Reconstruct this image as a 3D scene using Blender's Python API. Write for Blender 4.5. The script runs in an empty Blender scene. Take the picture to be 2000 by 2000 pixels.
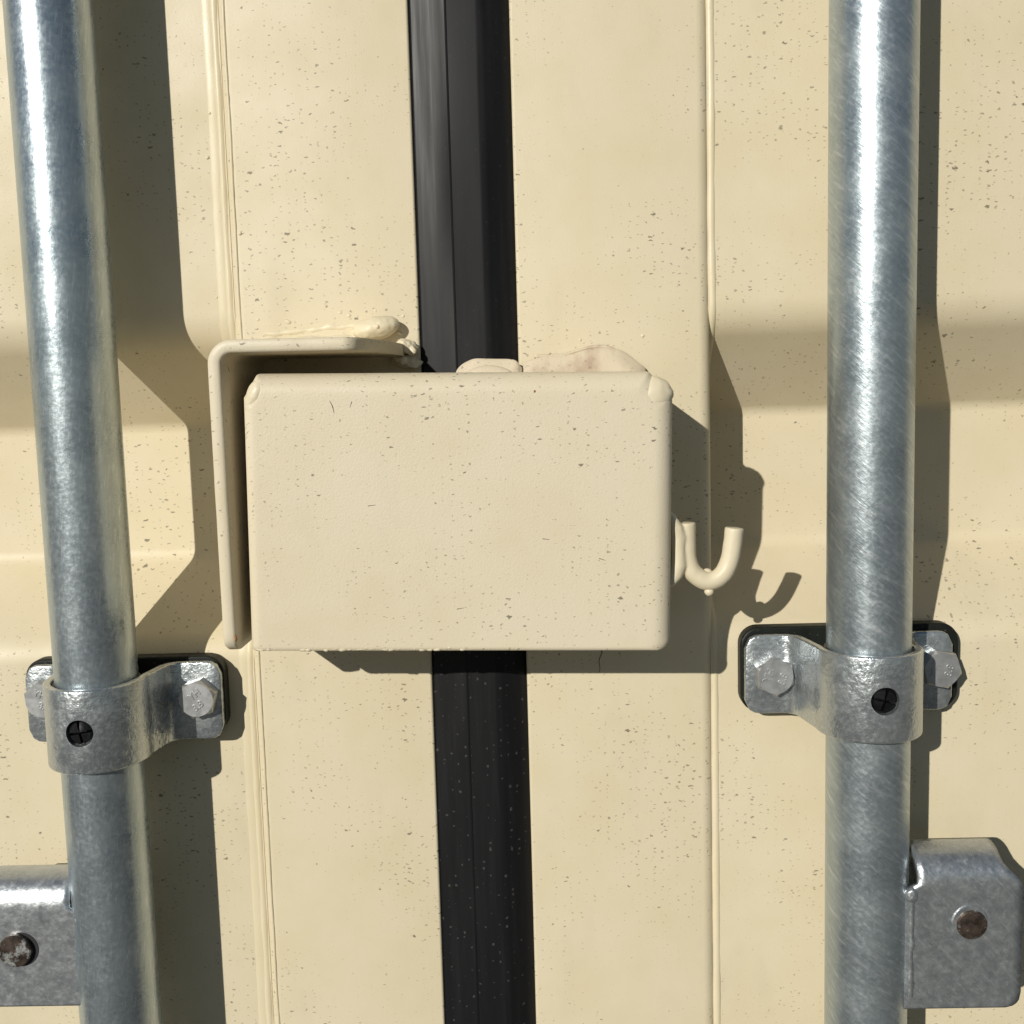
import bpy, bmesh, math, random
from mathutils import Vector, Matrix, noise

# ------------------------------------------------------------------ camera, sky, sun, exposure
MM = 0.001
sc = bpy.context.scene
H, F = 450.0, 2045.0                       # camera distance to the doors (mm), focal length in 2000ths of the frame
ax_y = Vector((37, -220, F)).normalized()
ax_d = Vector((530, 19100, F)); ax_d = (ax_d - ax_y * ax_d.dot(ax_y)).normalized()
ax_z = -ax_d
ax_x = ax_y.cross(ax_z)
cam_d = bpy.data.cameras.new('camera'); cam = bpy.data.objects.new('camera', cam_d)
sc.collection.objects.link(cam)
cam_d.sensor_width = 36; cam_d.lens = F / 2000 * 36; cam_d.clip_start = 0.01; cam_d.clip_end = 500
right = Vector((ax_x[0], ax_y[0], ax_z[0])); down = Vector((ax_x[1], ax_y[1], ax_z[1])); fwd = Vector((ax_x[2], ax_y[2], ax_z[2]))
m = Matrix.Identity(4)
for i in range(3):
    m[i][0] = right[i]; m[i][1] = -down[i]; m[i][2] = -fwd[i]
m[1][3] = -H * MM
cam.matrix_world = m
sc.camera = cam

KX, KZ = 0.558, 0.428                      # sun ray: right and down per unit of depth
ray = Vector((KX, 1.0, -KZ)).normalized()
to_sun = -ray
elev = math.asin(to_sun.z); azim = math.atan2(to_sun.x, to_sun.y)
w = bpy.data.worlds.new('World'); sc.world = w; w.use_nodes = True
nt = w.node_tree; nt.nodes.clear()
sky = nt.nodes.new('ShaderNodeTexSky'); sky.sky_type = 'NISHITA'; sky.sun_disc = False
sky.sun_elevation = elev; sky.sun_rotation = azim; sky.air_density = 1.0; sky.dust_density = 0.1; sky.ozone_density = 2.5
bg = nt.nodes.new('ShaderNodeBackground'); bg.inputs['Strength'].default_value = 0.05
out = nt.nodes.new('ShaderNodeOutputWorld')
nt.links.new(sky.outputs[0], bg.inputs[0]); nt.links.new(bg.outputs[0], out.inputs[0])
sd = bpy.data.lights.new('sun', 'SUN'); sd.energy = 5.0; sd.angle = math.radians(0.5); sd.color = (1.0, 0.955, 0.865)
so = bpy.data.objects.new('sun', sd); sc.collection.objects.link(so)
so.rotation_euler = ray.to_track_quat('-Z', 'Y').to_euler()
vs = sc.view_settings
vs.view_transform = 'Standard'; vs.look = 'None'; vs.exposure = -0.45; vs.gamma = 1.0; vs.use_curve_mapping = False

sc.cycles.max_bounces = 6; sc.cycles.diffuse_bounces = 4; sc.cycles.glossy_bounces = 3
w.cycles.sampling_method = 'MANUAL'; w.cycles.sample_map_resolution = 512
random.seed(7)
COL = sc.collection

# ------------------------------------------------------------------ helpers
def link(name, me, mat, parent=None, smooth=38):
    o = bpy.data.objects.new(name, me); COL.objects.link(o)
    if mat: me.materials.append(mat)
    if smooth is not None:
        me.polygons.foreach_set('use_smooth', [True] * len(me.polygons))
        me.set_sharp_from_angle(angle=math.radians(smooth))
    if parent is not None:
        o.parent = parent
        top = parent; off = Vector((0, 0, 0))
        while top is not None:
            off += top.location; top = top.parent
        o.location = -off                     # mesh data are in scene coordinates
    return o

def mesh(name, verts, faces, mat, parent=None, smooth=38, fix=True):
    me = bpy.data.meshes.new(name)
    me.from_pydata([(x * MM, y * MM, z * MM) for x, y, z in verts], [], faces)
    if fix:
        bm = bmesh.new(); bm.from_mesh(me)
        bmesh.ops.recalc_face_normals(bm, faces=bm.faces); bm.to_mesh(me); bm.free()
    me.update()
    return link(name, me, mat, parent, smooth)

def thing(name, label, cat, loc, group=None):
    o = bpy.data.objects.new(name, None); COL.objects.link(o)
    o.empty_display_size = 0.02
    o.location = Vector(loc) * MM
    o['label'] = label; o['category'] = cat
    if group: o['group'] = group
    return o

def bevel(o, width, seg=2, ang=40):
    b = o.modifiers.new('bevel', 'BEVEL'); b.width = width * MM; b.segments = seg
    b.limit_method = 'ANGLE'; b.angle_limit = math.radians(ang); b.harden_normals = False
    return b

def grid_faces(nr, nc, close_c=False, base=0):
    f = []
    for i in range(nr - 1):
        for j in range(nc if close_c else nc - 1):
            k = (j + 1) % nc
            f.append((base + i * nc + j, base + i * nc + k, base + (i + 1) * nc + k, base + (i + 1) * nc + j))
    return f

def fillet(pts, rads, seg=8):
    """round the corners of an open 2-D polyline"""
    out_ = [Vector(pts[0])]
    for i in range(1, len(pts) - 1):
        a, b, c = Vector(pts[i - 1]), Vector(pts[i]), Vector(pts[i + 1])
        r = rads[i] if isinstance(rads, (list, tuple)) else rads
        u, v = (a - b).normalized(), (c - b).normalized()
        ang = u.angle(v)
        if ang > math.pi - 1e-3 or r <= 0:
            out_.append(b); continue
        d = r / math.tan(ang / 2)
        d = min(d, 0.49 * (a - b).length, 0.49 * (c - b).length); r = d * math.tan(ang / 2)
        p, q = b + u * d, b + v * d
        cen = b + (u + v).normalized() * (r / math.sin(ang / 2))
        a0 = math.atan2(*(p - cen).yx); a1 = math.atan2(*(q - cen).yx)
        da = (a1 - a0 + math.pi) % (2 * math.pi) - math.pi
        for k in range(seg + 1):
            t = a0 + da * k / seg
            out_.append(cen + Vector((math.cos(t), math.sin(t))) * r)
    out_.append(Vector(pts[-1]))
    return out_

def sweep(name, path, rad, mat, parent, nc=12, wob=0.0, freq=0.3, flat=1.0, cap=True, seed=0, smooth=60):
    """lumpy round bar along a 3-D path"""
    verts = []; n = len(path)
    P = [Vector(p) for p in path]
    ref = Vector((0, -1, 0))
    for i in range(n):
        t = (P[min(i + 1, n - 1)] - P[max(i - 1, 0)]).normalized()
        a = ref - t * ref.dot(t)
        if a.length < 0.15: a = Vector((1, 0, 0)) - t * t.x
        a.normalize(); b = t.cross(a)
        r = rad[i] if isinstance(rad, (list, tuple)) else rad
        for j in range(nc):
            th = 2 * math.pi * j / nc
            d = a * math.cos(th) * flat + b * math.sin(th)
            p = P[i] + d * r
            if wob: p += d * (noise.noise(p * freq + Vector((seed, 0, 0))) * wob + noise.noise(p * freq * 2.7 + Vector((0, seed, 0))) * wob * .5)
            verts.append(p)
    faces = grid_faces(n, nc, True)
    if cap:
        faces.append(tuple(range(nc))); faces.append(tuple((n - 1) * nc + j for j in range(nc)))
    return mesh(name, verts, faces, mat, parent, smooth)

def blob(name, c, r, mat, parent, wob=0.2, freq=0.25, sub=4, seed=0, rot=None):
    bm = bmesh.new(); bmesh.ops.create_icosphere(bm, subdivisions=sub, radius=1)
    R = Matrix.Rotation(math.radians(rot), 3, 'Y') if rot else Matrix.Identity(3)
    for v in bm.verts:
        d = v.co.normalized()
        q = Vector((d.x * r[0], d.y * r[1], d.z * r[2]))
        k = 1 + wob * noise.noise(q * freq + Vector((seed, seed * 1.7, 0))) + wob * .4 * noise.noise(q * freq * 3 + Vector((0, seed, 3)))
        v.co = (R @ (q * k) + Vector(c)) * MM
    me = bpy.data.meshes.new(name); bm.to_mesh(me); bm.free()
    return link(name, me, mat, parent, 80)

def apply_mods(o):
    dg = bpy.context.evaluated_depsgraph_get()
    me = bpy.data.meshes.new_from_object(o.evaluated_get(dg))
    o.modifiers.clear(); old = o.data; o.data = me
    bpy.data.meshes.remove(old)

# ------------------------------------------------------------------ materials
class N:
    def __init__(s, name):
        s.m = bpy.data.materials.new(name); s.m.use_nodes = True; s.t = s.m.node_tree
        s.b = s.t.nodes['Principled BSDF']; s.o = s.t.nodes['Material Output']
    def n(s, typ, **kw):
        x = s.t.nodes.new('ShaderNode' + typ)
        for k, v in kw.items(): setattr(x, k, v)
        return x
    def put(s, sock, v):
        if hasattr(v, 'is_output') or isinstance(v, bpy.types.NodeSocket): s.t.links.new(v, sock)
        elif isinstance(v, tuple) and len(v) == 3 and sock.type == 'RGBA': sock.default_value = (*v, 1)
        else: sock.default_value = v
    def math(s, op, a, b=0.0, c=None, clamp=False):
        x = s.n('Math', operation=op, use_clamp=clamp); s.put(x.inputs[0], a); s.put(x.inputs[1], b)
        if c is not None: s.put(x.inputs[2], c)
        return x.outputs[0]
    def mix(s, f, a, b):
        x = s.n('Mix', data_type='RGBA'); s.put(x.inputs[0], f); s.put(x.inputs[6], a); s.put(x.inputs[7], b); return x.outputs[2]
    def coord(s, kind='Object'):
        return s.n('TexCoord').outputs[kind]
    def mapping(s, v, scale=(1, 1, 1), rot=(0, 0, 0), loc=(0, 0, 0)):
        x = s.n('Mapping'); s.put(x.inputs['Vector'], v); x.inputs['Scale'].default_value = scale
        x.inputs['Rotation'].default_value = rot; x.inputs['Location'].default_value = loc; return x.outputs[0]
    def noise(s, v, scale, detail=3, rough=.5, out_='Fac'):
        x = s.n('TexNoise'); s.put(x.inputs['Vector'], v); x.inputs['Scale'].default_value = scale
        x.inputs['Detail'].default_value = detail; x.inputs['Roughness'].default_value = rough; return x.outputs[out_]
    def ramp(s, v, a, b, lo=0.0, hi=1.0):
        x = s.n('MapRange'); s.put(x.inputs[0], v); x.inputs[1].default_value = a; x.inputs[2].default_value = b
        x.inputs[3].default_value = lo; x.inputs[4].default_value = hi; return x.outputs[0]
    def bump(s, h, strength, dist, prev=None):
        x = s.n('Bump'); s.put(x.inputs['Height'], h); x.inputs['Strength'].default_value = strength
        x.inputs['Distance'].default_value = dist * MM
        if prev is not None: s.t.links.new(prev, x.inputs['Normal'])
        return x.outputs[0]
    def set(s, **kw):
        for k, v in kw.items(): s.put(s.b.inputs[k.replace('_', ' ')], v)
        return s.m

def flat_xz(n, co, kx=0.0):
    """x and z of the object in mm, z made wavy so that chips curl"""
    sp = n.n('SeparateXYZ'); n.put(sp.inputs[0], co)
    dy = n.math('MULTIPLY', sp.outputs[1], 800.0)
    x, z = n.math('MULTIPLY_ADD', sp.outputs[0], 1000.0, n.math('MULTIPLY', dy, kx)), n.math('MULTIPLY_ADD', sp.outputs[2], 1000.0, n.math('MULTIPLY', dy, kx))
    cb = n.n('CombineXYZ'); n.put(cb.inputs[0], x); n.put(cb.inputs[1], z)
    nz = n.n('TexNoise', noise_dimensions='2D'); n.put(nz.inputs['Vector'], cb.outputs[0]); nz.inputs['Scale'].default_value = .55; nz.inputs['Detail'].default_value = 1
    return x, n.math('ADD', z, n.math('MULTIPLY', nz.outputs[0], 1.7)), cb.outputs[0]

def speck_layer(n, xz, sx, sz, size, dens, loc, pw=5.0, soft=.05):
    """short dark chips, longer than high; returns a 0..1 mask"""
    x, z, _ = xz
    cb = n.n('CombineXYZ')
    n.put(cb.inputs[0], n.math('MULTIPLY_ADD', x, 1 / sx, loc[0])); n.put(cb.inputs[1], n.math('MULTIPLY_ADD', z, 1 / sz, loc[1]))
    v = n.n('TexVoronoi', voronoi_dimensions='2D', feature='F1'); n.put(v.inputs['Vector'], cb.outputs[0]); v.inputs['Scale'].default_value = 1
    sep = n.n('SeparateColor'); n.put(sep.inputs[0], v.outputs['Color'])
    thr = n.math('MULTIPLY', n.math('MULTIPLY', n.math('POWER', sep.outputs[0], pw), size), dens)
    return n.ramp(n.math('SUBTRACT', thr, v.outputs['Distance']), 0.0, soft)

def cream(name, base, specks=1.0, peel=1.0, rough=.5, stain=0.0, kx=0.0):
    n = N(name); co = n.coord()
    mid = n.noise(co, 26, 3, .6)
    c = n.mix(n.ramp(mid, .35, .7), base, (base[0] * .95, base[1] * .935, base[2] * .88))
    c = n.mix(n.math('MULTIPLY', n.ramp(n.noise(n.mapping(co, (1, 1, .5), loc=(3, 1, 2)), 34, 4, .65), .56, .74), .16), c, (.46, .415, .315))
    nb = n.bump(n.noise(co, 1300, 1, .6), .075 * peel, .8)
    if specks:
        xz = flat_xz(n, co, kx)
        dn = n.n('TexNoise', noise_dimensions='2D'); n.put(dn.inputs['Vector'], xz[2]); dn.inputs['Scale'].default_value = .014; dn.inputs['Detail'].default_value = 2
        d = n.ramp(dn.outputs[0], .34, .62, .35, 1.0)
        s1 = speck_layer(n, xz, 6.4, 2.7, .175 * specks, d, (.3, .7), 2.6, .06)
        s2 = speck_layer(n, xz, 14., 5.0, .115 * specks, d, (5.2, 2.7), 3.0, .03)
        s3 = speck_layer(n, xz, 3.4, 1.65, .25 * specks, d, (9.2, 4.1), 2.2, .10)
        mk = n.math('MAXIMUM', n.math('MAXIMUM', n.math('MULTIPLY', s1, .8), s2), n.math('MULTIPLY', s3, .7))
        c = n.mix(n.math('MULTIPLY', mk, .78), c, (.125, .108, .072))
    if stain:
        st = n.ramp(n.noise(n.mapping(co, (1, 1, .35)), 60, 4, .65), .52, .72)
        c = n.mix(n.math('MULTIPLY', st, stain), c, (.42, .31, .22))
    return n.set(Base_Color=c, Roughness=n.ramp(mid, .3, .7, rough - .05, rough + .07), Specular_IOR_Level=.38, Normal=nb)

def galv(name, base=(.56, .585, .60), rmin=.26, rmax=.48, scr=None, coord='Object', spangle=55, bump=.25, metallic=.8, fleck=.5):
    n = N(name); co = n.coord(coord)
    a = n.noise(co, spangle, 4, .62); b = n.noise(co, 520, 2, .6)
    c = n.mix(n.ramp(a, .35, .66), (base[0] * .80, base[1] * .82, base[2] * .85), base)
    c = n.mix(n.math('MULTIPLY', n.ramp(b, .50, .68), fleck), c, (min(base[0] * 1.3, .92), min(base[1] * 1.3, .93), min(base[2] * 1.3, .94)))
    r = n.math('ADD', n.ramp(a, .3, .7, rmin, rmax), n.ramp(b, .3, .7, -.06, .06))
    nb = n.bump(b, bump, .55)
    nb = n.bump(a, bump * .35, 1.0, nb)
    if scr:
        for ang, st, sc_, amt in scr:
            if coord == 'UV': mp = n.mapping(n.mapping(co, (1, 1, 1), (0, 0, math.radians(ang))), (1, st, 1))
            else: mp = n.mapping(n.mapping(co, (1, 1, 1), (0, math.radians(ang), 0)), (1, 1, st))
            s = n.noise(mp, sc_, 2, .7)
            nb = n.bump(s, amt, .35, nb)
            c = n.mix(n.math('MULTIPLY', n.ramp(s, .56, .74), .45), c, (.80, .83, .85))
            c = n.mix(n.math('MULTIPLY', n.ramp(s, .44, .28), .30), c, (base[0] * .5, base[1] * .53, base[2] * .55))
    return n.set(Base_Color=c, Metallic=metallic, Roughness=r, Normal=nb)

CREAM = (.70, .617, .447)
M_DOOR = cream('door paint', CREAM, 1.0, 1.0)
M_BOX = cream('lock box paint', (.71, .632, .476), .95, 1.5, .5, kx=1.0)
M_SEAM = cream('seam paint', (.73, .645, .46), .35, .7, .40)
M_WELD = cream('weld paint', (.745, .665, .49), .2, .5, .42)
M_FLAP = cream('sealant', (.66, .57, .43), 1.2, 1.6, .55, .85)
M_ROD_L = galv('rod zinc dull', base=(.47, .535, .565), scr=[(8, .12, 900, .07)], coord='UV', rmin=.27, rmax=.37, bump=.11, fleck=.25)
M_ROD_R = galv('rod zinc scratched', base=(.46, .52, .545), scr=[(-48, .10, 900, .20), (-60, .14, 420, .15)], coord='UV', rmin=.30, rmax=.42, bump=.11, fleck=.25)
M_STRAP = galv('strap zinc', fleck=.45, base=(.52, .555, .565), rmin=.22, rmax=.38, bump=.5, spangle=90)
M_HUB_L = galv('hub zinc dull', fleck=.2, base=(.53, .555, .57), rmin=.28, rmax=.42, bump=.2, spangle=180)
M_HUB_R = galv('hub zinc brushed', fleck=.2, base=(.51, .535, .545), rmin=.28, rmax=.42, bump=.18, spangle=180, scr=[(42, .10, 900, .25)])
n = N('bolt zinc'); co = n.coord(); a = n.noise(co, 300, 2)
M_BOLT = n.set(Base_Color=n.mix(n.ramp(a, .35, .65), (.46, .47, .475), (.52, .53, .535)), Metallic=.75, Roughness=n.ramp(a, .3, .7, .36, .46))
n = N('rust'); M_RUST = n.set(Base_Color=n.mix(n.noise(n.coord(), 1500), (.22, .09, .03), (.36, .18, .07)), Roughness=.8)

def rubber(name, base, rough, dust, spec=.5):
    n = N(name); co = n.coord(); xz = flat_xz(n, co)
    mk = speck_layer(n, xz, 3.2, 3.0, .22, 1.0, (2.2, 3.1), 4.0)
    st = n.noise(n.mapping(co, (1, 1, .06)), 260, 3, .6)
    c = n.mix(n.math('MULTIPLY', n.ramp(st, .5, .8), .5), base, (base[0] * 2, base[1] * 2, base[2] * 2))
    sp = n.n('SeparateXYZ'); n.put(sp.inputs[0], co)      # dust settles on the lower run
    c = n.mix(n.math('MULTIPLY', mk, n.ramp(sp.outputs[2], -.10, -.02, dust, dust * .15)), c, (.13, .125, .11))
    return n.set(Base_Color=c, Roughness=n.ramp(st, .3, .7, rough - .06, rough + .08), Specular_IOR_Level=spec)
M_GASKET = rubber('gasket rubber', (.0095, .0095, .0105), .44, .38, .22)
M_PAD = rubber('pad rubber', (.008, .010, .008), .5, .3, .3)
n = N('black nylon'); M_NYLON = n.set(Specular_IOR_Level=.3, Base_Color=(.006, .006, .007), Roughness=n.ramp(n.noise(n.coord(), 600), .3, .7, .3, .5))
n = N('rusty pin'); co = n.coord(); a = n.noise(co, 260, 5, .65)
c = n.mix(n.ramp(a, .38, .6), (.045, .034, .028), (.12, .09, .072)); c = n.mix(n.ramp(n.noise(co, 180, 4, .7), .53, .65), c, (.50, .51, .50))
M_PIN = n.set(Base_Color=c, Roughness=.38, Metallic=.6, Normal=n.bump(a, .3, .5))
n = N('dark marks and hole shade'); M_MARK_SHADE = n.set(Base_Color=(.02, .02, .022), Roughness=n.ramp(n.noise(n.coord(), 900), .3, .7, .5, .8))  # black of cracks and scratches, also paints the shade in the pin hole
n = N('gravel yard'); co = n.coord(); a = n.noise(co, 40, 6, .7)
M_GROUND = n.set(Base_Color=n.mix(n.ramp(a, .3, .7), (.07, .068, .062), (.13, .125, .115)), Roughness=.9, Normal=n.bump(a, .6, 12))

# ------------------------------------------------------------------ ground the container stands on (below the picture)
me = bpy.data.meshes.new('ground'); me.from_pydata([(-60, -120, -1.25), (60, -120, -1.25), (60, 6, -1.25), (-60, 6, -1.25)], [], [(0, 1, 2, 3)])
g = link('ground', me, M_GROUND, None, None); g['kind'] = 'structure'
g['label'] = 'gravel yard in front of the container doors'

# ------------------------------------------------------------------ the two container doors
Z_LO, Z_HI, PITCH = -1080.0, 1090.0, 340.0
LV, DP = 2.0, 43.0                          # outer level of the panel and depth of its recesses
def panel_profile():
    pts = [(LV, Z_LO)]; rad = [0]
    for k in (-3, -2, -1, 0, 1, 2, 3):
        b = k * PITCH
        for y, z, r in ((LV, -104 + b, 16), (DP, -70 + b, 9), (DP, -8 + b, 8), (LV, 31 + b, 22)):
            if Z_LO + 5 < z < Z_HI - 5: pts.append((y, z)); rad.append(r)
    pts.append((pts[-1][0], Z_HI)); rad.append(0)
    return fillet(pts, rad, 9)
PROF = panel_profile()
def dens(poly, step):
    out_ = []
    for a, b in zip(poly[:-1], poly[1:]):
        k = max(1, int((b - a).length / step))
        for i in range(k): out_.append(a.lerp(b, i / k))
    out_.append(poly[-1]); return out_

def door(name, label, x_seam, x_in, side, x_far):
    t = thing(name, label, 'door', ((x_seam + x_in) / 2, 10, Z_LO), 'the pair of container doors')
    # corrugated sheet
    v = []
    for p in PROF:
        v.append((x_seam - side * 1.0, p[0], p[1])); v.append((x_far, p[0], p[1]))
    mesh('door_panel', v, grid_faces(len(PROF), 2), M_DOOR, t, 50)
    # hollow edge post with rolled corner at the seam side
    s = side
    sec = fillet([(x_seam, 60), (x_seam, 0), (x_in, 0), (x_in, 60)], [0, 5.5, 1.2, 0], 7)
    v = []
    for z in (Z_LO, Z_HI):
        for p in sec: v.append((p[0], p[1], z))
    mesh('door_post', v, grid_faces(2, len(sec)), M_DOOR, t, 50)
    # painted weld seam between post and sheet, following the sheet
    path = []; rad = []
    for p in dens(PROF, 3.0):
        if -420 < p[1] < 420:
            path.append((x_seam + s * 0.9 + .35 * noise.noise(Vector((p[1] * .02, side, 0))), p[0] + 1.5, p[1]))
            rad.append(2.1 + .25 * noise.noise(Vector((p[1] * .05, 3 * side, 1))))
    sweep('weld_seam', path, rad, M_SEAM, t, 14, .15, .15, seed=side)
    path = [(x - s * 3.0 + .4 * noise.noise(Vector((z * .03, 7, side))), y - .3, z) for x, y, z in path]
    path2 = [(x, 1.6 + (0 if y < 8 else y - 3), z) for x, y, z in path]
    if side < 0:
        sweep('weld_seam', [(x_seam - 3.4 + .3 * noise.noise(Vector((z * .02, 2, 5))), y - .4, z) for (x, y, z) in path], 3.6, M_SEAM, t, 16, .2, .2, flat=.30, seed=9)
        sweep('weld_seam', [(x_seam + 3.6 + .3 * noise.noise(Vector((z * .03, 7, 1))), .35, z) for (x, y, z) in path if True], .75, M_SEAM, t, 8, .2, .3, seed=4)
    return t

door_l = door('container_door', 'cream corrugated door leaf left of the black gasket', -126.6, -46.6, -1, -1210)
door_r = door('container_door', 'cream corrugated door leaf right of the black gasket', 77.0, -4.9, 1, 1160)

def strip(name, sec, parent, mat):
    v = []
    zs = [Z_LO] + [-330 + 12 * i for i in range(56)] + [Z_HI]
    for z in zs:
        for i, p in enumerate(sec):
            wv = .06 * noise.noise(Vector((i * .2, z * .012, 2)))
            v.append((p[0] + (wv if 0 < i < len(sec) - 1 else 0), p[1] + wv * .5, z))
    return mesh(name, v, grid_faces(len(zs), len(sec)), mat, parent, 30)
strip('gasket', fillet([(-46.5, 40), (-46.5, 1.6), (-45.6, .9), (-38, -.4), (-31.6, -2.3), (-30.9, -2.25), (-30.4, -1.9)], [0, .3, 1, 8, .5, .4, 0], 4), door_l, M_GASKET)
strip('gasket', fillet([(-33, -.6), (-30.7, -2.05), (-18.5, -2.45), (-16.0, -2.0), (-6.2, 3.0), (-5.1, 4), (-5.1, 40)], [0, .3, 6, 6, 2, .3, 0], 4), door_r, M_GASKET)
# small hardened paint drops on the posts
for (x, z, r, par) in ((-133.5, 105, .9, door_l), (-131.5, 123, .8, door_l), (-121.0, 73, .9, door_l), (-133.0, 47, .6, door_l), (-119.3, -101.5, 1.1, door_l),
                       (21.5, 24.5, .7, door_r), (48, 25.5, .8, door_r)):
    blob('paint_drop', (x, 0.2 if x > -126 else 2.2, z), (r, r * .9, r), M_WELD, par, .1, .5, 2)

# ------------------------------------------------------------------ lock box, left half: bent guard plate welded to the left door
guard = thing('lock_box_guard', 'bent cream steel angle plate wrapping the top left of the lock box', 'lock box', (-100, 0, 0))
def guard_plate():
    line = dens(fillet([(-118.4, -92.0), (-118.4, 24.9), (-53, 24.5)], [0, 9.2, 0], 12), 2.5)
    n_ = len(line); T = 4.9; FR = -65.0
    total = sum((line[i + 1] - line[i]).length for i in range(n_ - 1)); s = 0; v = []
    cols = 5
    for i, p in enumerate(line):
        if i: s += (p - line[i - 1]).length
        tg = (line[min(i + 1, n_ - 1)] - line[max(i - 1, 0)]).normalized(); nrm = Vector((tg[1], -tg[0]))
        e0, e1 = s, total - s
        fr = FR
        if e0 < 6: fr = FR + 6 - math.sqrt(max(0, 36 - (6 - e0) ** 2))
        if e1 < 13: fr = FR + 50 * (1 - e1 / 13) ** 1.6
        if e1 < .01: fr = -12
        q = p + nrm * T
        wv = .25 * noise.noise(Vector((s * .09, 0, 5)))
        fw = fr + wv
        for k_, yy in ((0, 0), (0, fw + 1.2), (.06, fw + .45), (.24, fw), (.76, fw), (.94, fw + .45), (1, fw + 1.2), (1, 0)):
            w_ = p.lerp(q, k_); v.append((w_[0], yy, w_[1]))
    faces = []
    for i in range(n_ - 1):
        for j in range(7): faces.append((i * 8 + j, i * 8 + j + 1, i * 8 + 9 + j, i * 8 + 8 + j))
    faces += [tuple(range(8)), tuple((n_ - 1) * 8 + j for j in range(8))]
    o = mesh('plate', v, faces, M_BOX, guard, 60)
guard_plate()
# weld along the plate, its big end lump, and smeared bead
blob('weld_lump', (-64.5, -4.5, 31.6), (10.0, 6.0, 4.8), M_WELD, guard, .08, .18, 5, 3, -10)
blob('weld_lump', (-63.0, -10.2, 31.8), (.9, .9, .9), M_WELD, guard, .1, .3, 2)
blob('weld_lump', (-51.5, -3.5, 23.5), (5.0, 5.0, 3.0), M_WELD, guard, .35, .35, 4, 9, 35)
blob('weld_lump', (-52.5, -3.0, 17.5), (6.0, 4.0, 3.0), M_WELD, guard, .4, .4, 4, 12, 10)
sweep('weld_bead', [(-114 + i * 1.5, .6, 26.4 + .02 * i + 1.0 * noise.noise(Vector((i * .2, 1, 0)))) for i in range(32)],
      [2.4 + .5 * noise.noise(Vector((i * .25, 4, 0))) + .02 * i for i in range(32)], M_WELD, guard, 12, .5, .3, seed=2)
sweep('weld_bead', [(-113 + i * 1.6, 1.3, 30.6 + .10 * i + 1.3 * noise.noise(Vector((i * .15, 6, 0)))) for i in range(28)],
      [1.7 + .5 * noise.noise(Vector((i * .3, 9, 0))) for i in range(28)], M_WELD, guard, 12, .5, .3, seed=5)

# ------------------------------------------------------------------ lock box, right half: folded cover welded to the right door
cover = thing('lock_box_cover', 'boxy cream steel lock cover bridging the black gasket, open hook at its side', 'lock box', (24, 0, -94))
ROT = math.radians(1.25)
def tilt(x, z, cx=-28, cz=-42):
    dx, dz = x - cx, z - cz
    return cx + dx * math.cos(ROT) + dz * math.sin(ROT), cz - dx * math.sin(ROT) + dz * math.cos(ROT)
def cover_shell():
    L, Rr, T_, B_ = -108.4, 52.0, 10.8, -94.4
    FR = -61.0
    RL, RR, RT, RB = 4.2, 7.0, 7.5, 1.8
    def outline(il, ir, it, ib):
        l, r, t, b = L + il, Rr - ir, T_ - it, B_ + ib
        poly = [(l, b), (l, t - 8.5 + it * .35), (l + 5 - il * .35, t), (r - 9 + ir * .35, t), (r, t - 9.5 + it * .35), (r, b)]
        pts = fillet([((l + r) / 2, b)] + poly + [((l + r) / 2 + .02, b)], [0, 2.2, 1.5, 1.5, 2.0, 2.0, 5.0 - ib, 0], 6)[:-1]
        return pts
    base = outline(0, 0, 0, 0); n_ = len(base); wt = []
    for i in range(n_):
        t = (base[(i + 1) % n_] - base[i - 1]).normalized(); nv = Vector((-t[1], t[0]))
        q = [max(0, -nv[0]), max(0, nv[0]), max(0, nv[1]), max(0, -nv[1])]; sm = sum(q); wt.append([k / sm for k in q])
    v = []; rows = 0
    def ring(c, yf):
        nonlocal rows
        for i, p in enumerate(outline(RL * c, RR * c, RT * c, RB * c)):
            x, z = tilt(p[0], p[1]); v.append((x, yf(wt[i], p), z))
        rows += 1
    rad = lambda q: q[0] * RL + q[1] * RR + q[2] * RT + q[3] * RB
    ring(1.3, lambda q, p: FR)
    for k in range(9):
        th = math.pi / 2 * k / 8
        ring(1 - math.sin(th), lambda q, p: FR + rad(q) * (1 - math.cos(th)))
    def back(q, p):
        lip = FR + 5.0 + max(q[0], 0) * 1.5
        if q[2] > .5: y = -1.0 if p[0] > -2 else -7.0
        elif q[0] > .5: y = -6.0
        else: y = -.5
        f = q[3] * q[3] * (3 - 2 * q[3])
        return y + (lip - y) * f
    ring(0, lambda q, p: (FR + rad(q)) * .5 + .5 * back(q, p))
    ring(0, back)
    cx, cz = tilt(-28, -42); v.append((cx, FR, cz))
    faces = grid_faces(rows, n_, True) + [(len(v) - 1, i, (i + 1) % n_) for i in range(n_)]
    o = mesh('cover', v, faces, M_BOX, cover, 50)
    so_ = o.modifiers.new('solid', 'SOLIDIFY'); so_.thickness = 4 * MM; so_.offset = -1
    return o
cover_shell()
def tl(x, y, z):
    a, b = tilt(x, z); return (a, y, b)
blob('weld_lump', tl(-103.6, -57.6, 2.6), (3.8, 3.6, 7.0), M_WELD, cover, .07, .2, 5, 2, 26)
blob('weld_lump', tl(-105.0, -57.2, -2.2), (3.2, 3.8, 3.6), M_WELD, cover, .08, .2, 4, 7)
blob('weld_lump', tl(44.2, -56.1, 1.6), (7.6, 4.9, 6.8), M_WELD, cover, .10, .10, 5, 11, -30)
blob('weld_lump', tl(47.2, -55.0, 4.4), (6.0, 4.8, 3.6), M_WELD, cover, .10, .12, 4, 15, 42)
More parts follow.
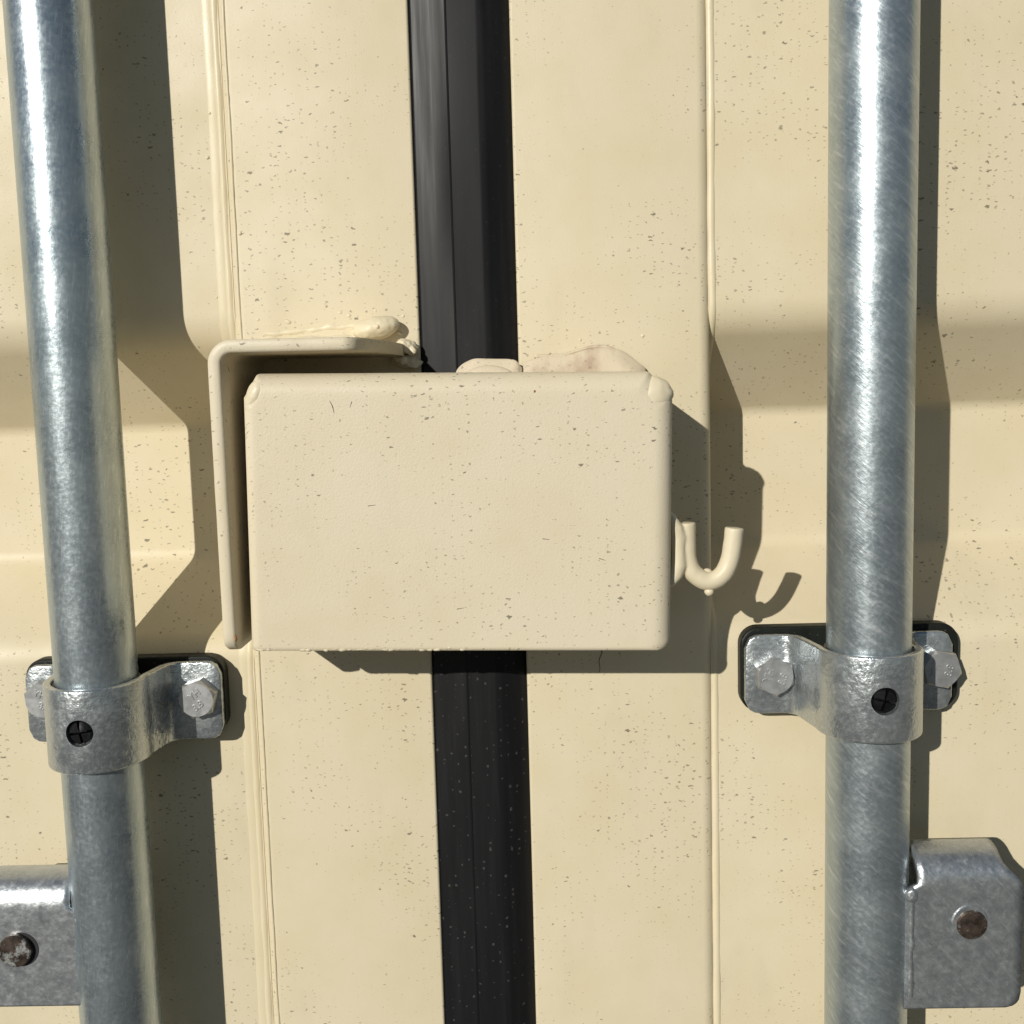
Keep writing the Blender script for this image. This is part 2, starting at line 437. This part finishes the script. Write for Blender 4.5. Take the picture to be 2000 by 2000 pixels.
# rough built-up paint along the lower edge
for i in range(26):
    x = -104 + i * 3.1 + random.uniform(-1, 1)
    blob('paint_lump', tl(x, -60.0, -93.4 + random.uniform(-.5, .5)), (random.uniform(1.0, 2.6), .9, random.uniform(.5, .9)), M_BOX, cover, .5, .7, 2, i)
# side weld to the post, seen past the right edge
blob('weld_lump', (55.5, -3, -17), (3.2, 4, 2.6), M_WELD, cover, .3, .35, 4, 21)
for z in range(-78, 0, 11):
    blob('weld_lump', (53.5, -2, z), (2.6, 3, 7), M_WELD, cover, .3, .25, 3, z)

sweep('paint_crack', [(29.2 + .9 * math.sin(i * 1.3) * .5 - i * .22, .06, -101 - i * 1.6) for i in range(13)], [.34 - .018 * i for i in range(13)], M_MARK_SHADE, door_r, 6)
blob('paint_drop', (29.5, .3, -100), (3.0, 1.0, 6.5), M_FLAP, door_r, .2, .3, 3, 5)
# hairline scratches, rust pinholes and spatter
for path in ([(-74.6, 1.6), (-73.6, -.6), (-73.1, -3.2)], [(-66.4, 1.0), (-67.2, -1.2)], [(-62, -38), (-59, -37.7)], [(24, -60), (26.5, -60.8)], [(-30, -78), (-27.4, -77.6)], [(3, -52), (5.6, -52.4)]):
    sweep('scratch', [(a, -61.0, b) for a, b in path], [.08, .16, .07][:len(path)] if len(path) == 3 else [.14, .06], M_MARK_SHADE, cover, 6)
blob('rust_spot', (1.4, -60.9, 2.9), (.45, .3, .55), M_RUST, cover, .3, 1, 2)
blob('rust_spot', (-113.6, -64.4, -86.5), (.5, .6, 1.5), M_RUST, guard, .5, .8, 3)
for i in range(26):
    x = random.uniform(-117, -52); z = 27 + random.random() ** 2 * 13; r = random.uniform(.35, .9)
    blob('weld_spatter', (x, .15, z), (r * random.uniform(1, 1.8), r * .6, r), M_WELD, guard, .3, .6, 2, i, random.uniform(-40, 40))
# smeared sealant that stands up behind the top edge
def flap(outline, y0, y1, seed, lean=3.0):
    n_ = len(outline); v = []; rows = 5
    zb = min(p[1] for p in outline)
    for r in range(rows):
        f = r / (rows - 1)
        for (x, z) in outline:
            zz = zb - 6 + (z - zb + 6) * f
            y = y0 + (y1 - y0) * f + 1.5 * noise.noise(Vector((x * .22, zz * .3, seed))) + .7 * noise.noise(Vector((x * .6, zz * .8, seed)))
            v.append((x, y, zz))
    o = mesh('sealant_flap', v, grid_faces(rows, n_), M_FLAP, cover, 70)
    s = o.modifiers.new('solid', 'SOLIDIFY'); s.thickness = 1.4 * MM; s.offset = 0
    b = o.modifiers.new('sub', 'SUBSURF'); b.levels = 1; b.render_levels = 2
FZ = 13.6
flap([(-31.5, FZ - 1), (-29, FZ + 2.0), (-26, FZ + 3.4), (-23.5, FZ + 4.4), (-20, FZ + 4.2), (-15, FZ + 3.9), (-10, FZ + 3.8), (-5.5, FZ + 3.4), (-4.6, FZ + .6), (-3.4, FZ + .2)], -9, -4.5, 2)
flap([(-28, FZ - 2), (-24, FZ), (-20, FZ + 1.0), (-15, FZ + 1.2), (-10, FZ - .3), (-7.5, FZ - 2)], -11, -8.0, 4)
flap([(-3.4, FZ), (-1.5, FZ + 2.4), (1, FZ + 3.6), (6, FZ + 4.6), (11, FZ + 4.6), (17, FZ + 4.8), (22, FZ + 6.6), (27, FZ + 7.6), (33, FZ + 7.6), (38, FZ + 6.6), (42, FZ + 4.2), (45, FZ + 1.0), (49, FZ - 1.6)], -8, -1.5, 6)
sweep('sealant_flap', [(3 + i * 2, -1.4, FZ + (4.6 if i < 6 else 4.6 + 3.2 * math.sin((i - 6) / 14 * math.pi)) - max(0, i - 15) * .55) for i in range(21)],
      [.75 + .2 * noise.noise(Vector((i * .4, 2, 2))) for i in range(21)], M_FLAP, cover, 8, .35, .4, seed=8)

# round-bar hook on the right side
def hook():
    HS = (H - 47) / (H - 30)
    ctrl = [(a * HS, b * HS) for a, b in ((61.3, -51.0), (61.2, -60), (61.6, -66.5), (64.2, -72.0), (70.0, -75.2), (75.6, -72.6), (78.6, -66.5), (79.8, -60), (80.5, -53.6))]
    pts = []
    P_ = [Vector((a, b)) for a, b in ctrl]; P_ = [P_[0] * 2 - P_[1]] + P_ + [P_[-1] * 2 - P_[-2]]
    for i in range(1, len(P_) - 2):
        for k in range(8):
            t = k / 8; a, b, c, d = P_[i - 1:i + 3]
            pts.append(.5 * ((2 * b) + (c - a) * t + (2 * a - 5 * b + 4 * c - d) * t * t + (3 * b - a - 3 * c + d) * t ** 3))
    pts.append(P_[-2])
    o = sweep('hook', [(p[0], -47, p[1]) for p in pts], [3.65] * len(pts), M_WELD, cover, 24, .10, .3, seed=1)
    bevel(o, .5, 2, 50)
    # the weld fillet between stem and box side is grown together with the bar
    wp = [(50.6, -52.0, -44.0, 1.2), (52.4, -50.6, -47.0, 2.2), (54.0, -49.6, -50.5, 3.1), (54.9, -49.0, -54, 3.5), (54.9, -48.8, -58, 3.4), (55.1, -48.8, -62, 3.7), (54.9, -49.0, -65.5, 3.6), (53.6, -50.0, -69, 2.8), (51.4, -51.6, -72.5, 1.4)]
    w_ = sweep('weld_bead', [q[:3] for q in wp], [q[3] for q in wp], M_WELD, cover, 20, .5, .35, seed=4, smooth=80)
    bm = bmesh.new(); bm.from_mesh(o.data); bm.from_mesh(w_.data); bm.to_mesh(o.data); bm.free()
    bpy.data.objects.remove(w_)
    o.modifiers.clear()
    rm = o.modifiers.new('grow', 'REMESH'); rm.mode = 'VOXEL'; rm.voxel_size = .42 * MM; rm.use_smooth_shade = True
    sm = o.modifiers.new('soften', 'SMOOTH'); sm.factor = .5; sm.iterations = 9
    blob('paint_drip', (67.2, -47.5, -76.0), (1.9, 1.8, 1.9), M_WELD, o, .1, .3, 3)
    blob('paint_drip', (66.8, -45.5, -68.6), (1.8, 1.8, 1.3), M_WELD, o, .2, .3, 3)
hook()

# ------------------------------------------------------------------ locking rods with their handle hubs
def rod(name, label, x, y, mat, mat_hub, hub):
    R_ = 16.4
    t = thing(name, label, 'locking rod', (x, y, Z_LO - 40), 'vertical locking rods')
    nc = 96; v = []; zs = [Z_LO - 40, Z_HI + 40]
    me = bpy.data.meshes.new('tube'); bm = bmesh.new(); uv = bm.loops.layers.uv.new('UVMap')
    rings = [[bm.verts.new(((x + R_ * math.sin(2 * math.pi * j / nc)) * MM, (y - R_ * math.cos(2 * math.pi * j / nc)) * MM, z * MM)) for j in range(nc)] for z in zs]
    for j in range(nc):
        k = (j + 1) % nc
        f = bm.faces.new((rings[0][j], rings[0][k], rings[1][k], rings[1][j]))
        us = [j, j + 1, j + 1, j]
        for lp, u, z in zip(f.loops, us, (zs[0], zs[0], zs[1], zs[1])):
            uu = (u - nc if u > nc / 2 else u)
            if j >= nc / 2: uu = u - nc
            lp[uv].uv = (uu * 2 * math.pi * R_ / nc * MM + x * .0137, z * MM)
    for r in (rings[0][::-1], rings[1]): bm.faces.new(r)
    bm.to_mesh(me); bm.free()
    link('tube', me, mat, t, 40)
    # hub: plate folded over at the top, front and back sheets
    s = hub['s']; zt, zb, x0, x1, xtop = hub['zt'], hub['zb'], hub['x0'], hub['x1'], hub['xtop']
    FRY, RF = y - 11.0, 12.5
    prof = []
    k0 = 16
    for i in range(k0): prof.append((FRY, zb + (zt - RF - zb) * i / k0))
    for i in range(15):
        a = math.pi * i / 14
        prof.append((FRY + RF - RF * math.cos(a), zt - RF + RF * math.sin(a)))
    for i in range(1, 9): prof.append((FRY + 2 * RF, zt - RF - (zt - RF - zb) * i / 8))
    prof2 = []
    for i, (a, b) in enumerate(prof):
        prof2.append((a, b))
        if i == 0:
            for e in (.7, 1.4, 2.2): prof2.append((a, b + e))
    prof = prof2
    nc2 = 14; v = []
    for (yy, zz) in prof:
        front = yy < FRY + 1
        far, near = x1, x0
        if zz > zt - 14:                      # sheet narrows over the fold
            f = min(1, (zz - (zt - 14)) / 11.0); f = f * f * (3 - 2 * f); far = x1 + (xtop - x1) * f
        if zz - zb < 6: far = x1 - s * (6 - math.sqrt(max(0, 36 - (6 - (zz - zb)) ** 2)))
        if zz > zt - 13.5: near = x0 + s * hub['notch']
        for j in range(nc2): v.append((near + (far - near) * j / (nc2 - 1), yy, zz))
    h = mesh('handle_hub', v, grid_faces(len(prof), nc2), mat_hub, t, 45)
    sm = h.modifiers.new('solid', 'SOLIDIFY'); sm.thickness = 3.6 * MM; sm.offset = -1
    # pressed bead beside the rod, weld, pin
    xs = x0 + s * hub['notch'] - s * 1.0
    sweep('weld_bead', [(x0 + s * hub['weld'] + .4 * noise.noise(Vector((i * .3, 1, s))), FRY + .35, zb + 5 + i * 2.0) for i in range(int((zt - 18 - zb) / 2))],
          [1.3 + .3 * noise.noise(Vector((i * .4, 5, s))) for i in range(int((zt - 18 - zb) / 2))], mat_hub, h, 10, .5, .5, seed=s)
    blob('weld_bead', (x0 + s * hub['weld'], FRY + .2, zt - 16.5), (2.6, 2.2, 3.4), mat_hub, h, .2, .3, 4, 3)
    px, pz, pr = hub['pin']
    def disc(name_, r, y0, y1, dome, mat_, par, cx=px, cz=pz):
        v = []; nn = 40
        rr = [(r, y1), (r, y0 + .5), (r - .5, y0)] + [(r * (1 - q), y0 - dome * q) for q in (.3, .6, .85)]
        for a, yy in rr:
            for j in range(nn): v.append((cx + a * math.cos(2 * math.pi * j / nn), yy, cz + a * math.sin(2 * math.pi * j / nn)))
        fc = grid_faces(len(rr), nn, True); fc.append(tuple((len(rr) - 1) * nn + j for j in range(nn)))
        return mesh(name_, v, fc, mat_, par, 35)
    if hub.get('rim'):
        disc('washer', pr, FRY - .5, FRY + 4, 0, mat_hub, h)
        disc('rivet_pin', pr * .82, FRY - 1.4, FRY + 4, .5, M_PIN, h, px + .6, pz - .8)
    else:
        disc('pin_hole_shade', pr * 1.12, FRY - .15, FRY + 3, 0, M_MARK_SHADE, h, px + 1.9, pz - .2)  # black disc on the plate, coloured as the shade inside the hole
        disc('rivet_pin', pr, FRY - 2.6, FRY + 4, .4, M_PIN, h)
    return t
rod('locking_rod', 'galvanized round rod on the left door, smooth dull zinc, hub plate at its left', -183.2, -28, M_ROD_L, M_HUB_L,
    dict(s=-1, zt=-192.4, zb=-247.4, x0=-190.6, x1=-239, xtop=-233, notch=6.5, weld=2.5, pin=(-220.1, -221.9, 6.9)))
rod_r = rod('locking_rod', 'galvanized round rod on the right door, diagonally scratched, hub plate at its right', 133.3, -34, M_ROD_R, M_HUB_R,
    dict(s=1, zt=-185.8, zb=-250.9, x0=143.3, x1=192.4, xtop=184.8, notch=7.5, weld=4.5, pin=(171.3, -214.2, 7.4), rim=True))

# ------------------------------------------------------------------ rod guide brackets
def hex_bolt(parent, cx, y, cz, rot, marks):
    AF, HT = 15.2, 5.6
    R_ = AF / math.sqrt(3); v = []; nn = 48
    def hexr(a):
        a = (a - rot) % (math.pi / 3) - math.pi / 6
        return AF / 2 / math.cos(a)
    rows = [(0, 1.0, 0), (HT - 1.3, 1.0, 0), (HT - .9, 1.0, .10), (HT - .45, 1, .55), (HT, 1, 1)]
    for (hh, sc_, rnd) in rows:
        for j in range(nn):
            a = 2 * math.pi * j / nn + rot
            r = hexr(a); r = r + (min(r, AF / 2 * .965) - r) * rnd
            v.append((cx + r * math.cos(a), y - hh, cz + r * math.sin(a)))
    v2 = [(cx + (AF / 2 * .90) * math.cos(2 * math.pi * j / nn + rot), y - HT, cz + (AF / 2 * .90) * math.sin(2 * math.pi * j / nn + rot)) for j in range(nn)]
    v += v2
    fc = grid_faces(len(rows) + 1, nn, True); fc.append(tuple(len(rows) * nn + j for j in range(nn)))
    b = mesh('bolt', v, fc, M_BOLT, parent, 28)
    for txt, dx, dz, size, ang in marks:
        cu = bpy.data.curves.new('stamp', 'FONT'); cu.body = txt; cu.size = size * .9 * MM; cu.align_x = 'CENTER'; cu.align_y = 'CENTER'
        cu.extrude = .22 * MM; cu.bevel_depth = .08 * MM; cu.offset = .05 * MM
        to = bpy.data.objects.new('stamp', cu); COL.objects.link(to)
        to.matrix_world = Matrix.Translation(Vector((cx + dx * .9, y - HT, cz + dz * .9)) * MM) @ Matrix.Rotation(math.radians(ang), 4, 'Y') @ Matrix.Rotation(math.pi / 2, 4, 'X')
        bpy.context.view_layer.update()
        me = bpy.data.meshes.new_from_object(to.evaluated_get(bpy.context.evaluated_depsgraph_get())); me.transform(to.matrix_world)
        bpy.data.objects.remove(to); bpy.data.curves.remove(cu)
        me.materials.clear()
        link('stamp', me, M_BOLT, b, 40)
    return b

def bracket(label, x, y, zc, half_l, half_r, shear, bolts, pad, hh=17.2):
    t = thing('rod_guide_bracket', label, 'bracket', (x, 0, zc), 'rod guide brackets')
    # rubber pad
    px0, px1, pz0, pz1 = pad
    rr = 8; out_ = []
    for cx, cz, a0 in ((px1 - rr, pz1 - rr, 0), (px0 + rr, pz1 - rr, 90), (px0 + rr, pz0 + rr, 180), (px1 - rr, pz0 + rr, 270)):
        for k in range(9):
            a = math.radians(a0 + 90 * k / 8); out_.append((cx + rr * math.cos(a), cz + rr * math.sin(a)))
    nn = len(out_)
    v = [(a, 1.5, b) for a, b in out_] + [(a, -5.6, b) for a, b in out_]
    o = mesh('rubber_pad', v, grid_faces(2, nn, True) + [tuple(range(nn)), tuple(range(nn, 2 * nn))], M_PAD, t, 40); bevel(o, .8, 2, 50)
    # strap: wing - bend - half ring - bend - wing  (plan view)
    RO, T = 20.8, 3.2; RC = RO - T / 2
    yw = -6.0 - T / 2 - .4
    pl = [(x - half_l, yw), (x - half_l + 22.0, yw)]
    ring = []
    path = fillet([(x - half_l, yw), (x - RC - 3.8, yw), (x - RC - .2, y + 2)], [0, 7.5, 0], 8)
    arc = [Vector((x + RC * math.sin(a), y - RC * math.cos(a))) for a in [math.radians(-95 + 190 * i / 48) for i in range(49)]]
    path2 = fillet([(x + RC + .2, y + 2), (x + RC + 3.8, yw), (x + half_r, yw)], [0, 7.5, 0], 8)
    line = dens([Vector(p) for p in path[:-1]] + arc + [Vector(p) for p in path2[1:]], 2.0)
    n_ = len(line); s = 0; tot = sum((line[i + 1] - line[i]).length for i in range(n_ - 1)); v = []
    for i, p in enumerate(line):
        if i: s += (p - line[i - 1]).length
        tg = (line[min(i + 1, n_ - 1)] - line[max(i - 1, 0)]).normalized(); nr = Vector((-tg[1], tg[0]))
        e = min(s, tot - s); h = hh
        if e < 6: h = hh - 6 + math.sqrt(max(0, 36 - (6 - e) ** 2))
        a, b = p + nr * T / 2, p - nr * T / 2
        dz = shear * max(0, (yw - p[1])) / 50
        for q in (a, b):
            for zz in (-h, h): v.append((q[0], q[1], zc + dz + zz))
    fc = []
    for i in range(n_ - 1):
        o_ = i * 4; q = o_ + 4
        fc += [(o_, o_ + 1, q + 1, q), (o_ + 2, o_ + 3, q + 3, q + 2), (o_, o_ + 2, q + 2, q), (o_ + 1, o_ + 3, q + 3, q + 1)]
    fc += [(0, 1, 3, 2), tuple((n_ - 1) * 4 + k for k in (0, 1, 3, 2))]
    st = mesh('strap', v, fc, M_STRAP, t, 40); bevel(st, .9, 3, 50)
    zr = zc + shear * .8
    # hole for the liner stud
    cm = bpy.data.meshes.new('c'); bm = bmesh.new()
    bmesh.ops.create_cone(bm, cap_ends=True, segments=32, radius1=5.5 * MM, radius2=5.5 * MM, depth=14 * MM)
    bm.to_mesh(cm); bm.free()
    co_ = bpy.data.objects.new('c', cm); COL.objects.link(co_)
    co_.rotation_euler = (math.pi / 2, 0, 0); co_.location = Vector((x + .2, y - 19, zr)) * MM
    bo = st.modifiers.new('hole', 'BOOLEAN'); bo.operation = 'DIFFERENCE'; bo.object = co_; bo.solver = 'EXACT'
    bpy.context.view_layer.update(); apply_mods(st)
    bpy.data.objects.remove(co_)
    st.data.polygons.foreach_set('use_smooth', [True] * len(st.data.polygons)); st.data.set_sharp_from_angle(angle=math.radians(35))
    # nylon liner with four-lobed stud
    nn = 64; v = []
    for (r, zz) in ((16.35, -16.4), (17.25, -16.4), (17.25, 16.4), (16.35, 16.4)):
        for j in range(nn): v.append((x + r * math.sin(2 * math.pi * j / nn), y - r * math.cos(2 * math.pi * j / nn), zr + zz))
    ln = mesh('liner', v, grid_faces(4, nn, True) + [(3 * nn + j, 3 * nn + (j + 1) % nn, (j + 1) % nn, j) for j in range(nn)], M_NYLON, t, 40)
    for q in range(4):
        a0 = math.radians(90 * q + 5)
        tn = 9 if x < 0 else -14
        sx, sz = math.cos(math.radians(90 * q + 45 + tn)), math.sin(math.radians(90 * q + 45 + tn))
        ox, oz = x + .2 + sx * .55, zr + sz * .55; v = [(ox, y - RO + .9 - (.7, -.2, .3, .1)[(q + (x > 0)) % 4], oz)]; k_ = 8
        for rr_, yy in ((4.2, -RO + 1.2), (4.75, -RO + 1.8), (4.75, -RO + 4)):
            for k in range(k_ + 1):
                a = math.radians(90 * q + tn + 3 + 84 * k / k_)
                v.append((ox + (rr_ - .55) * math.cos(a), y + yy, oz + (rr_ - .55) * math.sin(a)))
        v.append((ox, y - RO + 4, oz)); nv = len(v) - 1
        fc = [(0, 1 + k, 2 + k) for k in range(k_)]
        for r_ in range(2):
            for k in range(k_):
                b_ = 1 + r_ * (k_ + 1) + k; fc.append((b_, b_ + 1, b_ + k_ + 2, b_ + k_ + 1))
        fc.append((0, 1, 1 + k_ + 1, 1 + 2 * (k_ + 1), nv)); fc.append((0, 1 + k_, 1 + k_ + k_ + 1, 1 + 2 * (k_ + 1) + k_, nv))
        mesh('stud_lobe', v, fc, M_NYLON, ln, 35)
    for (bx, bz, rot, mk) in bolts: hex_bolt(t, bx, yw - T / 2, bz, math.radians(rot), mk)
    return t
bracket('zinc rod guide bracket bolted to the left door, lower of the two', -183.2, -28, -126.0, 39.7, 46.0, -1.5,
        [(-146.8, -124.1, 17, [('YH', -.5, 2.6, 4.6, -38), ('8.8', .8, -3.0, 4.6, -38)]), (-213.2, -123.0, 40, [('YH', -1.0, 3.0, 4.6, 20), ('8.8', .5, -3.0, 4.6, 20)])],
        (-224.5, -137.0, -142.5, -107.2))
bracket('zinc rod guide bracket bolted to the right door beside the hook shadow', 133.3, -34, -120.0, 44.6, 43.7, .8,
        [(100.6, -119.6, 35, [('YH', -3.2, .8, 5.0, -68), ('8.8', 3.4, -1.2, 4.8, -72)]), (170.6, -118.2, 48, [('8.8', 3.2, -.4, 4.8, -76), ('YH', -3.4, 0, 4.8, -76)])],
        (87.6, 181.0, -137.6, -100.2))
